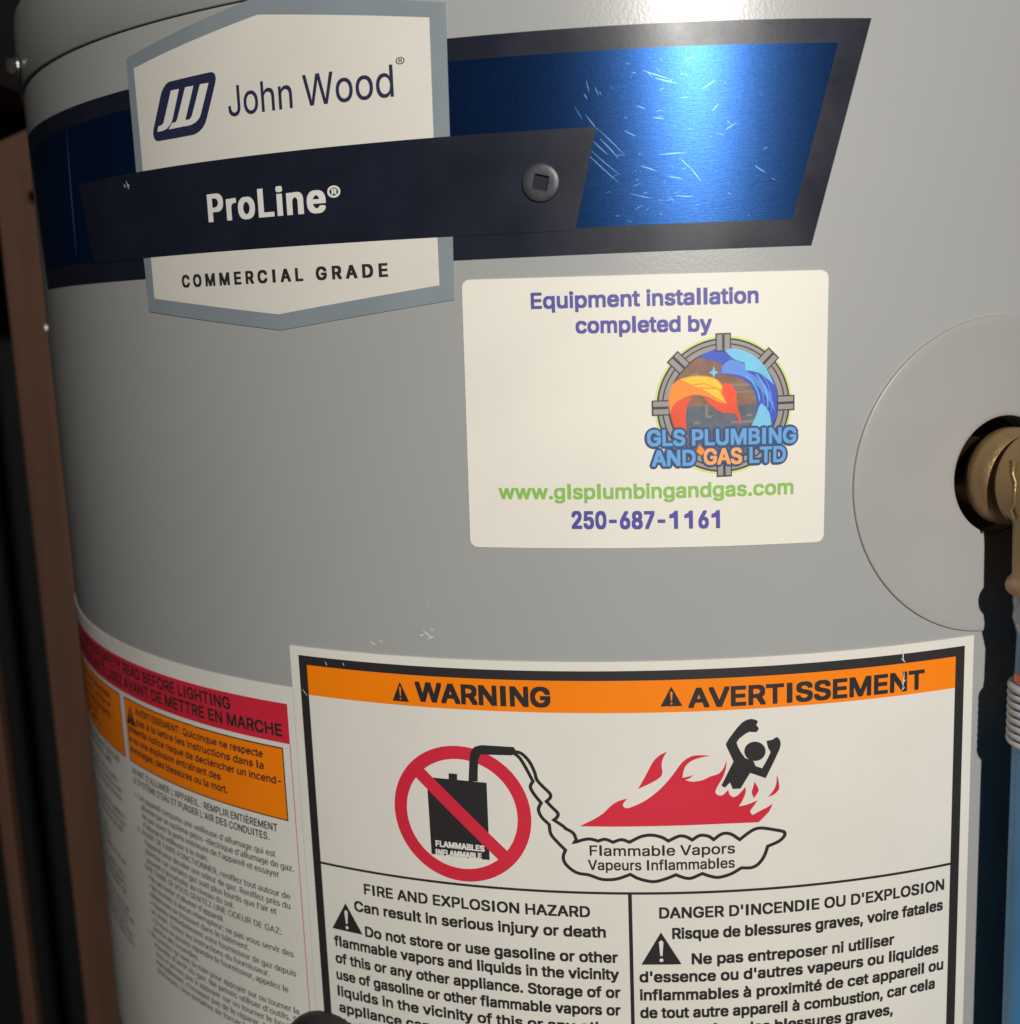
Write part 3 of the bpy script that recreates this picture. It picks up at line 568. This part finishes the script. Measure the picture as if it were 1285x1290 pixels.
for deg in (0, 45, 90, 135, 180, 270):     # pipe couplings
    a = math.radians(deg)
    def loc(rr, tt): return (EC[0] + rr * math.cos(a) - tt * math.sin(a), EC[1] + rr * math.sin(a) + tt * math.cos(a))
    def q(r0, r1, t0, t1): return [loc(r0, t0), loc(r1, t0), loc(r1, t1), loc(r0, t1)]
    sheet('emblem_coupling', [q(14.6, 19.6, -2.1, 2.1)], .50, M['pipe_dark'], stk)
    for sgn in (-1, 1):
        l = q(15.0, 19.2, .35 * sgn, 1.75 * sgn)
        sheet('emblem_coupling', [l if sgn > 0 else l[::-1]], .53, M['pipe_grey'], stk)
def glsline(body, s0, s1, z, z1, mk):
    text(body, s0, s1, z, 4.1, .62, M['e_navy'], stk, bold=.85, strikes=16, z1=z1, rnd=True)
    text(body, s0 + .6, s1 - .6, z, 4.1, .69, M[mk], stk, bold=.2, strikes=8, z1=z1)
glsline('GLS PLUMBING', 7.6, 50.0, -40.3, -41.1, 'e_text')
glsline('AND', 8.8, 22.0, -45.95, -46.1, 'e_text')
glsline('LTD', 35.6, 47.0, -46.05, -46.2, 'e_text')
glsline('GAS', 23.0, 34.8, -46.0, -46.1, 'e_gold')
sheet('emblem_spark', [[(22.4, -40.6), (23.4, -41.6), (24, -42.6), (22.8, -43.6), (21.6, -42.4)]], .70, M['e_orange'], stk)

# ---- bilingual flammable vapour label
wl = sheet('warning_label', [rect(-105.3, 106.2, -300, -101.9)], .40, M['white'], H, rim=.4, label='large white warning label with black border and orange band')
sheet('label_border', [rect(-102.0, 103.0, -296, -104.6), rect(-99.0, 99.9, -293.5, -107.5)[::-1]], .47, M['ink_black'], wl)
sheet('orange_band', [rect(-99.0, 99.9, -117.1, -107.5)], .47, M['orange'], wl)
sheet('label_rule', [rect(-99.0, 99.9, -173.1, -172.3)], .47, M['ink_black'], wl)
sheet('label_rule', [rect(.1, 1.2, -293.5, -173.1)], .47, M['ink_black'], wl)
def warn_tri(cx, z0, w, h, off, parent, m2):
    sheet('hazard_triangle', [[(cx - w / 2, z0), (cx + w / 2, z0), (cx, z0 + h)]], off, M['ink_black'], parent)
    k = w * .045
    sheet('exclamation_mark', [[(cx - k * .6, z0 + h * .27), (cx + k * .6, z0 + h * .27), (cx + k * 1.25, z0 + h * .70), (cx, z0 + h * .76), (cx - k * 1.25, z0 + h * .70)]], off + .06, m2, parent)
    sheet('exclamation_mark', [disc(cx, z0 + h * .14, k * 1.1, 12)], off + .06, m2, parent)
warn_tri(-66.6, -115.9, 5.4, 6.1, .54, wl, M['orange'])
warn_tri(13.7, -115.3, 6.2, 5.9, .54, wl, M['orange'])
text('WARNING', -61.8, -20.8, -115.2, 5.5, .54, M['ink_black'], wl, bold=.34, strikes=8)
text('AVERTISSEMENT', 18.5, 89.4, -115.7, 5.4, .54, M['ink_black'], wl, bold=.30, strikes=8)
# can in the prohibition ring
PC = (-49.2, -150.0)
sheet('fuel_can', [ART['can']], .48, M['ink_black'], wl)
text('FLAMMABLES', -57.8, -42.3, -160.9, 1.75, .64, M['ink_white'], wl, bold=.13, strikes=5, z1=-161.2)
text('INFLAMMABLE', -57.9, -43.3, -163.7, 1.75, .64, M['ink_white'], wl, bold=.13, strikes=5)
ringo = disc(*PC, 21.5, 96); ringi = disc(*PC, 17.4, 96)
sheet('prohibition_ring', [ringo, ringi[::-1]], .53, M['red'], wl)
a = math.radians(-44.0); d = Vector((math.cos(a), math.sin(a))); nn = Vector((-d.y, d.x)) * 2.05; c0 = Vector(PC)
e = 18.6
sl = [c0 - d * e - nn, c0 + d * e - nn, c0 + d * e + nn, c0 - d * e + nn]
sheet('prohibition_bar', [[tuple(v) for v in sl]], .58, M['red'], wl)
sheet('can_nozzle', [ART['nozzle']], .60, M['ink_black'], wl)
for nm, n2 in (('fire', 'fire_shape'), ('flame_lick', 'fire_shape'), ('flame_drop', 'fire_shape'), ('flame_curl', 'fire_shape')):
    sheet(n2, [ART[nm]], .48, M['red'], wl)
sheet('burning_figure', [ART['man_body']], .53, M['ink_black'], wl)
sheet('burning_figure', [ART['man_head']], .56, M['ink_black'], wl)
ribbon('vapour_outline', ART['cloud'], 1.0, .55, M['ink_black'], wl)
text('Flammable Vapors', -10.8, 31.5, -160.85, 3.1, .48, M['ink_black'], wl, bold=.08, strikes=4)
text('Vapeurs Inflammables', -11.4, 31.4, -165.35, 3.1, .48, M['ink_black'], wl, bold=.08, strikes=4)
cap = 3.3
for body, s0, s1, z in (('FIRE AND EXPLOSION HAZARD', -83.4, -11.2, -180.4), ('Can result in serious injury or death', -87.4, -6.7, -186.8),
        ('Do not store or use gasoline or other', -84.0, -3.3, -194.9), ('flammable vapors and liquids in the vicinity', -96.0, -3.1, -200.4),
        ('of this or any other appliance. Storage of or', -95.9, -2.8, -206.3), ('use of gasoline or other flammable vapors or', -96.0, -2.9, -212.1),
        ('liquids in the vicinity of this or any other', -96.0, -3.0, -217.9), ('appliance can result in serious injury or', -95.8, -3.2, -223.6), ('death.', -95.8, -84, -229.4),
        ("DANGER D'INCENDIE OU D'EXPLOSION", 9.1, 97.9, -180.6), ('Risque de blessures graves, voire fatales', 12.8, 97.6, -187.2),
        ('Ne pas entreposer ni utiliser', 18.4, 81.1, -195.5), ("d'essence ou d'autres vapeurs ou liquides", 2.9, 96.4, -201.1),
        ('inflammables à proximité de cet appareil ou', 2.9, 98.3, -207.0), ('de tout autre appareil à combustion, car cela', 2.9, 95.4, -212.8),
        ('peut entraîner des blessures graves,', 2.9, 81.0, -218.6), ('voire la mort.', 2.9, 34.0, -224.4)):
    caps = body.isupper()
    text(body, s0, s1, z, cap, .48, M['ink_black'], wl, bold=.15 if caps else .17, strikes=4)
warn_tri(-90.6, -194.6, 11.4, 9.7, .48, wl, M['ink_white'])
warn_tri(9.5, -195.5, 11.9, 10.4, .48, wl, M['ink_white'])

# ---- lighting instructions label, wrapping round the left
ll = sheet('instruction_label', [rect(-318, -105.8, -300, -115.6)], .30, M['white'], H, rim=.3, label='white lighting instruction label with red header and orange boxes')
sheet('red_header', [rect(-314, -108.0, -134.6, -121.3)], .37, M['red'], ll)
ribbon('label_rule', [(-108.0, -134.6), (-108.1, -298)], .35, .37, M['pink'], ll)
text('FOR YOUR SAFETY READ BEFORE LIGHTING', -254, -133.0, -126.9, 3.9, .43, M['ink_black'], ll, bold=.18, strikes=5)
text('POUR VOTRE SÉCURITÉ LISEZ AVANT DE METTRE EN MARCHE', -287, -110.8, -132.4, 3.9, .43, M['ink_black'], ll, bold=.18, strikes=5)
for s0, s1, lines, hd in ((-202.3, -111.0, ('AVERTISSEMENT: Quiconque ne respecte', 'pas à la lettre les instructions dans la', 'présente notice risque de declencher un incend-', 'ie ou une explosion entraînant des', 'dommages, des blessures ou la mort.'), -193.5),
                          (-300, -206.2, ('WARNING: If you do not follow these', 'instructions exactly, a fire or', 'explosion may result causing property', 'damage, personal injury or loss', 'of life.'), -291)):
    bx = sheet('orange_box', [rect(s0, s1, -161.0, -136.2)], .40, M['ink_black'], ll)
    sheet('orange_box', [rect(s0 + .45, s1 - .45, -160.55, -136.65)], .45, M['orange'], ll)
    for i, ln in enumerate(lines):
        w = {0: 73, 1: 73, 2: 88, 3: 60, 4: 63}[i]
        if s0 < -250: w = min(w, 80)
        x = s0 + (9.5 if i < 2 else 1.6)
        text(ln, x, min(x + w, s1 - 1.4), -140.9 - i * 4.0, 2.5, .51, M['ink_black'], ll, bold=.12, strikes=3)
    warn_tri(s0 + 5.2, -146.0, 8.0, 7.2, .51, ll, M['orange'])
fr_ = [(0, "AVANT D'ALLUMER L'APPAREIL : REMPLIR ENTIÈREMENT", 1, 85), (0, "LE SYSTÈME D'EAU ET PURGER L'AIR DES CONDUITES.", 1, 81),
       (1, "Cet appareil comporte une veilleuse d'allumage qui est", 0, 80), (2, "allumée par un système piézo-électrique d'allumage de gaz.", 0, 85.5), (2, "Ne pas ouvrir la porte intérieure de l'appareil et essayer", 0, 79), (2, "d'allumer la veilleuse à la main.", 0, 44),
       (1, "AVANT DE FAIRE FONCTIONNER, reniflez tout autour de", 0, 85), (2, "l'appareil pour déceler une odeur de gaz. Reniflez près du", 0, 82.7), (2, "plancher car certains gaz sont plus lourds que l'air et", 0, 76.5), (2, "peuvent s'accumuler au niveau du sol.", 0, 56),
       (1, 'QUE FAIRE SI VOUS SENTEZ UNE ODEUR DE GAZ:', 0, 80), (2, "• Ne pas tenter d'allumer d'appareil.", 0, 50), (2, '• Ne touchez à aucun interrupteur; ne pas vous servir des', 0, 82.6), (2, 'téléphones se trouvant dans le bâtiment.', 0, 62),
       (2, '• Appelez immédiatement votre fournisseur de gaz depuis', 0, 83), (2, 'un voisin. Suivez les instructions du fournisseur.', 0, 71), (2, '• Si vous ne pouvez rejoindre le fournisseur, appelez le', 0, 79), (2, 'service des incendies.', 0, 33),
       (1, "Ne poussez qu'avec la main pour appuyer sur ou tourner la", 0, 85), (2, "manette d'arrêt du gaz. Ne jamais utiliser d'outils. Si", 0, 83), (2, "vous n'arrivez pas à appuyer sur ou tourner le bouton", 0, 82), (2, "manuellement, n'essayez pas de le réparer. Appelez un", 0, 82), (2, 'technicien. Une tentative de forcer la manette', 0, 72)]
en_ = [(0, 'BEFORE LIGHTING: ENTIRE SYSTEM MUST BE FILLED', 1, 84), (0, 'WITH WATER AND AIR PURGED FROM ALL LINES.', 1, 74),
       (1, 'This appliance has a pilot which is lit by a piezo', 0, 76), (2, 'spark gas ignition system. Do not open the inner', 0, 78), (2, 'door of the appliance and try to light the pilot', 0, 77), (2, 'by hand.', 0, 14),
       (1, 'BEFORE OPERATING smell all around the appliance', 0, 80), (2, 'area for gas. Be sure to smell next to the floor', 0, 78), (2, 'because some gas is heavier than air and will', 0, 74), (2, 'settle on the floor.', 0, 32),
       (1, 'WHAT TO DO IF YOU SMELL GAS', 0, 52), (2, '• Do not try to light any appliance.', 0, 54), (2, '• Do not touch any electric switch; do not use', 0, 74), (2, 'any phone in your building.', 0, 42),
       (2, "• Immediately call your gas supplier from a", 0, 70), (2, "neighbor's phone. Follow the gas supplier's", 0, 70), (2, '• If you cannot reach your gas supplier, call', 0, 70), (2, 'the fire department.', 0, 33),
       (1, 'Use only your hand to push in or turn the gas', 0, 74), (2, 'control knob. Never use tools. If the knob will', 0, 76), (2, 'not push in or turn by hand, do not try to', 0, 68), (2, 'repair it, call a qualified service technician.', 0, 74), (2, 'Force or attempted repair may result in a fire', 0, 74)]
for s0, lines in ((-201.0, fr_), (-298.0, en_)):
    for i, (ind, body, b, w) in enumerate(lines):
        z = (-165.6, -169.3)[i] if i < 2 else -174.9 - (i - 2) * 3.42
        x = s0 + (0, 3.2, 5.2)[ind]
        text(body, x, x + w, z, 2.5 if b else 2.25, .36, M['ink_black'], ll, bold=.09 if b else .07, strikes=3 if b else 2)
    for zz, ch in ((-174.9, 'A.'), (-188.6, 'B.'), (-229.6, 'C.')):
        text(ch, s0, s0 + 2.4, zz, 2.25, .36, M['ink_black'], ll)

# ---- scuffs on the enamel and on the label
vb = bmesh.new()
for a in ((-58.5, -93.8, -55.6, -95.9), (-57.2, -96.3, -54.8, -95.2), (-76, -98.0, -74, -99.3), (-59.5, -95.5, -58.2, -94.9), (-73, -97.6, -71.6, -98.2), (-56, -92.9, -55.2, -93.7)):
    sliver(vb, *a, random.uniform(.3, .6))
for i in range(26):
    x = random.uniform(-200, 100); y = random.uniform(-98, -8)
    if not (-46 < x < 62): a = random.uniform(0, 3); l = random.uniform(.3, .9); sliver(vb, x, y, x + l * math.cos(a), y + l * math.sin(a), random.uniform(.08, .2))
link('scuffs', finish_bent(vb, .05), M['dirt'], H, 'small pale scuff marks on the grey enamel', 'stuff')
vb = bmesh.new()
for a in ((82.0, -103.0, 82.3, -106.6), (81.6, -105.8, 82.9, -107.2), (82.6, -110, 82.2, -115.0), (83.2, -112.4, 81.8, -113.6), (82.9, -114.6, 81.9, -115.6)):
    sliver(vb, *a, .35)
for a in ((-101.2, -115.5, -99.4, -117.6), (-92, -105.6, -91.3, -106.9), (-85.6, -105.4, -85.2, -106.4)): sliver(vb, *a, .25)
link('scuffs', finish_bent(vb, .62), M['ink_white'], wl, 'white nick through the black border and orange band', 'stuff')
vb = bmesh.new()
for a in ((-163.2, 42.4, -162.0, 39.8), (-164.6, 41.6, -164.0, 40.4), (-162.6, 40.4, -161.6, 41.2)): sliver(vb, *a, .5)
link('scuffs', finish_bent(vb, .63), M['dirt'], band, 'pale nick beside the name plate', 'stuff')
vb = bmesh.new(); sliver(vb, -203, 63, -205.5, 21, .9)  # pale sliver paints a reflected glint onto the left foil
link('foil_glint', finish_bent(vb, .38), mat('foil_glint', (0.07, 0.09, 0.19), .4), band, 'faint pale upright glint painted on the foil')

# ---- round port cover with a stepped rim
bm = bmesh.new()
cx, cz, rh = HOLE; DC = (112.0, -55.0); RO = 46.0; n = 128; rings = []
def prof_ring(t, h):   # t 0 = hole rim, 1 = outer rim
    out = []
    for i in range(n):
        a = 2 * math.pi * i / n
        xi, yi = cx + rh * math.cos(a), cz + rh * math.sin(a); xo, yo = DC[0] + RO * math.cos(a), DC[1] + RO * math.sin(a)
        out.append((xi + (xo - xi) * t, yi + (yo - yi) * t, h))
    return out
spec = [(0, -8.0), (0, .6), (.012, .85)] + [(.012 + .045 * k, .92) for k in range(1, 21)] + [(.985, .92), (.993, .86), (.998, .66), (1.0, .4), (1.0, 0.0)]
for t_, h_ in spec: rings.append([bm.verts.new(p) for p in prof_ring(t_, h_)])
for a_, b_ in zip(rings, rings[1:]):
    for i in range(n): bm.faces.new((a_[i], b_[i], b_[(i + 1) % n], a_[(i + 1) % n])).smooth = True
for v in bm.verts:
    s_, z_, h_ = v.co; x, y = radial(s_, h_); v.co = (x, y, z_ * MM)
bmesh.ops.recalc_face_normals(bm, faces=bm.faces)
me = bpy.data.meshes.new('port_cover'); bm.to_mesh(me); bm.free()
cov = link('port_cover', me, M['cover'], H, 'thin round plastic cover around the brass outlet')
# foam-lined recess behind the hole
me = lathe_mesh([(17.25, -1.5), (17.6, -8), (18.0, -30), (0, -30)], 64, sharp=50); me.flip_normals(); me.transform(frame_at(cx, cz, 0.0))
link('recess', me, M['foam'], H, 'dark foam lined recess behind the port cover')

# ------------------------------------------------------------------ brass outlet elbow and the blue supply pipe
AX = 23.3                                # pipe axis stands this far off the jacket
fo = frame_at(cx, cz, 0.0)
px, py = radial(cx, AX)
B = thing('brass_elbow', 'brass elbow screwed into the round port at the right of the tank', 'pipe elbow', (px, py, -0.055))
me = lathe_mesh([(10, -29), (10, -3), (11.4, -2), (13.2, -.6), (14.1, 1.4), (14.2, 4), (13.7, 6.2), (12.4, 8.2), (11.0, 9.4), (9.8, 10.2), (9.6, 15)], 64, sharp=60); me.transform(fo)
link('nipple', me, M['brass'], B)
# elbow casting: one swept body from the horizontal mouth into the vertical leg
bm = bmesh.new()
path = []
rad = [(9.5, 15.2), (10.8, 16.4), (12.5, 16.8)]
N = 40; rings = []
def pt(h, z): x, y = radial(cx, h); return Vector((x, y, z * MM))
nrm = Vector((math.sin(cx / R), -math.cos(cx / R), 0)); tan = Vector((math.cos(cx / R), math.sin(cx / R), 0)); upv = Vector((0, 0, 1))
secs = []
for h, r_ in ((10.4, 9.2), (10.8, 11.6), (11.2, 13.0), (11.9, 13.8), (12.6, 13.9)): secs.append((pt(h, cz), nrm, r_))
rb = 10.8
for k in range(1, 13):
    a = math.radians(90 * k / 12); c = pt(12.5 + rb * math.sin(a), cz - rb * (1 - math.cos(a)))
    secs.append((c, nrm * math.cos(a) - upv * math.sin(a), 13.9 - .9 * k / 12))
for z, r_ in ((-67, 12.9), (-73, 12.8), (-80.4, 12.7), (-81.2, 13.3), (-82.0, 14.0), (-83.0, 14.4), (-84.4, 14.3), (-85.2, 13.7), (-85.7, 12.4), (-85.8, 8)):
    secs.append((pt(AX, z), -upv, r_))
for c, d_, r_ in secs:
    u = tan; v = d_.cross(u); rings.append([bm.verts.new(c + (u * math.cos(2 * math.pi * i / N) + v * math.sin(2 * math.pi * i / N)) * r_ * MM) for i in range(N)])
for a_, b_ in zip(rings, rings[1:]):
    for i in range(N): bm.faces.new((a_[i], a_[(i + 1) % N], b_[(i + 1) % N], b_[i])).smooth = True
bmesh.ops.recalc_face_normals(bm, faces=bm.faces)
me = bpy.data.meshes.new('elbow'); bm.to_mesh(me); bm.free(); link('elbow_body', me, M['brass'], B)
# raised cast letters on the side of the elbow
def tube(pts, rad, m, parent, name, n=8):
    bm = bmesh.new(); rings = []
    for i, p in enumerate(pts):
        d = (pts[min(i + 1, len(pts) - 1)] - pts[max(i - 1, 0)]).normalized(); u = d.orthogonal().normalized(); v = d.cross(u)
        rings.append([bm.verts.new(p + (u * math.cos(2 * math.pi * k / n) + v * math.sin(2 * math.pi * k / n)) * rad * MM) for k in range(n)])
    for a_, b_ in zip(rings, rings[1:]):
        for k in range(n): bm.faces.new((a_[k], b_[k], b_[(k + 1) % n], a_[(k + 1) % n])).smooth = True
    bm.faces.new(rings[0]); bm.faces.new(rings[-1][::-1]); bmesh.ops.recalc_face_normals(bm, faces=bm.faces)
    me = bpy.data.meshes.new('tube'); bm.to_mesh(me); bm.free(); return link(name, me, m, parent)
tube([pt(h_, z_) - tan * (a_ * MM) for h_, z_, a_ in ((17.2, -47.5, 12.2), (17.6, -51.5, 13.0), (19.0, -53.5, 13.3), (19.0, -59.5, 13.3), (17.6, -61.5, 13.3), (18.6, -64.0, 13.0))], .45, M['brass'], B, 'casting_mark')
ST = thing('supply_pipe', 'blue plastic pipe hanging below the brass elbow with pale coil sleeve', 'pipe', (px, py, -1.1))
def vert(name, prof_, m, label=None):
    me = lathe_mesh(prof_, 48, sharp=40); me.transform(Matrix.Translation((px, py, 0))); return link(name, me, m, ST, label)
vert('thread_sleeve', [(11.4, -84), (12.2, -86), (12.4, -88), (12.0, -90), (12.3, -92.5), (11.7, -94.5), (11.2, -96.5), (10.3, -98), (9.7, -100), (9.6, -103), (9.8, -105), (10.6, -107), (10.8, -110)], M['tape'], 'taped clear thread sleeve')
vert('crimp_ring', [(9.5, -98.3), (10.4, -98.5), (10.5, -101.5), (9.5, -101.8)], M['copper'])
vert('crimp_ring', [(10.5, -108.2), (11.3, -108.4), (11.3, -111.0), (10.5, -111.3)], M['copper'])
for k in range(8):
    z = -112.4 - k * 2.25; r0 = 11.8
    vert('coil_turn', [(r0 - 1, z + 1.05)] + [(r0 + 1.15 * math.sin(math.pi * j / 6), z + 1.0 * math.cos(math.pi * j / 6)) for j in range(7)] + [(r0 - 1, z - 1.05)], M['coil'])
vert('pipe_run', [(10.9, -90), (11.2, -120), (11.5, -1098)], M['bluepipe'])

# dark dome added to stand in for a soft shadow at the bottom of the view
K = thing('shadow_dome', 'dark rounded dome added as a soft shadow at the bottom edge over the label seam', 'shadow dome', (*radial(-103, 2.0), -0.27))
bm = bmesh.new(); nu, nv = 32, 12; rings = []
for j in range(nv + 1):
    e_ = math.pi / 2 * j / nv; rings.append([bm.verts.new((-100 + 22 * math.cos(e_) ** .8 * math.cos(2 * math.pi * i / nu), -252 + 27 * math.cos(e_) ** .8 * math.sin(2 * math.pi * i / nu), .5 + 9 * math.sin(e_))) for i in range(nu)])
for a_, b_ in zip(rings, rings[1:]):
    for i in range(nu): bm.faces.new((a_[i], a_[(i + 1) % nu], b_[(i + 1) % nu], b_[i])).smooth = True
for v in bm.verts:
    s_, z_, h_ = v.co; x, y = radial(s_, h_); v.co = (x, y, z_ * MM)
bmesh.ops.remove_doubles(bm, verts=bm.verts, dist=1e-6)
me = bpy.data.meshes.new('shadow_cap'); bm.to_mesh(me); bm.free()
M['dome_dark'] = mat('shadow_dome_dark', (0.02, 0.02, 0.018), .6, var=.1, vscale=100, bump=.2, bscale=500)
link('shadow_cap', me, M['dome_dark'], K)
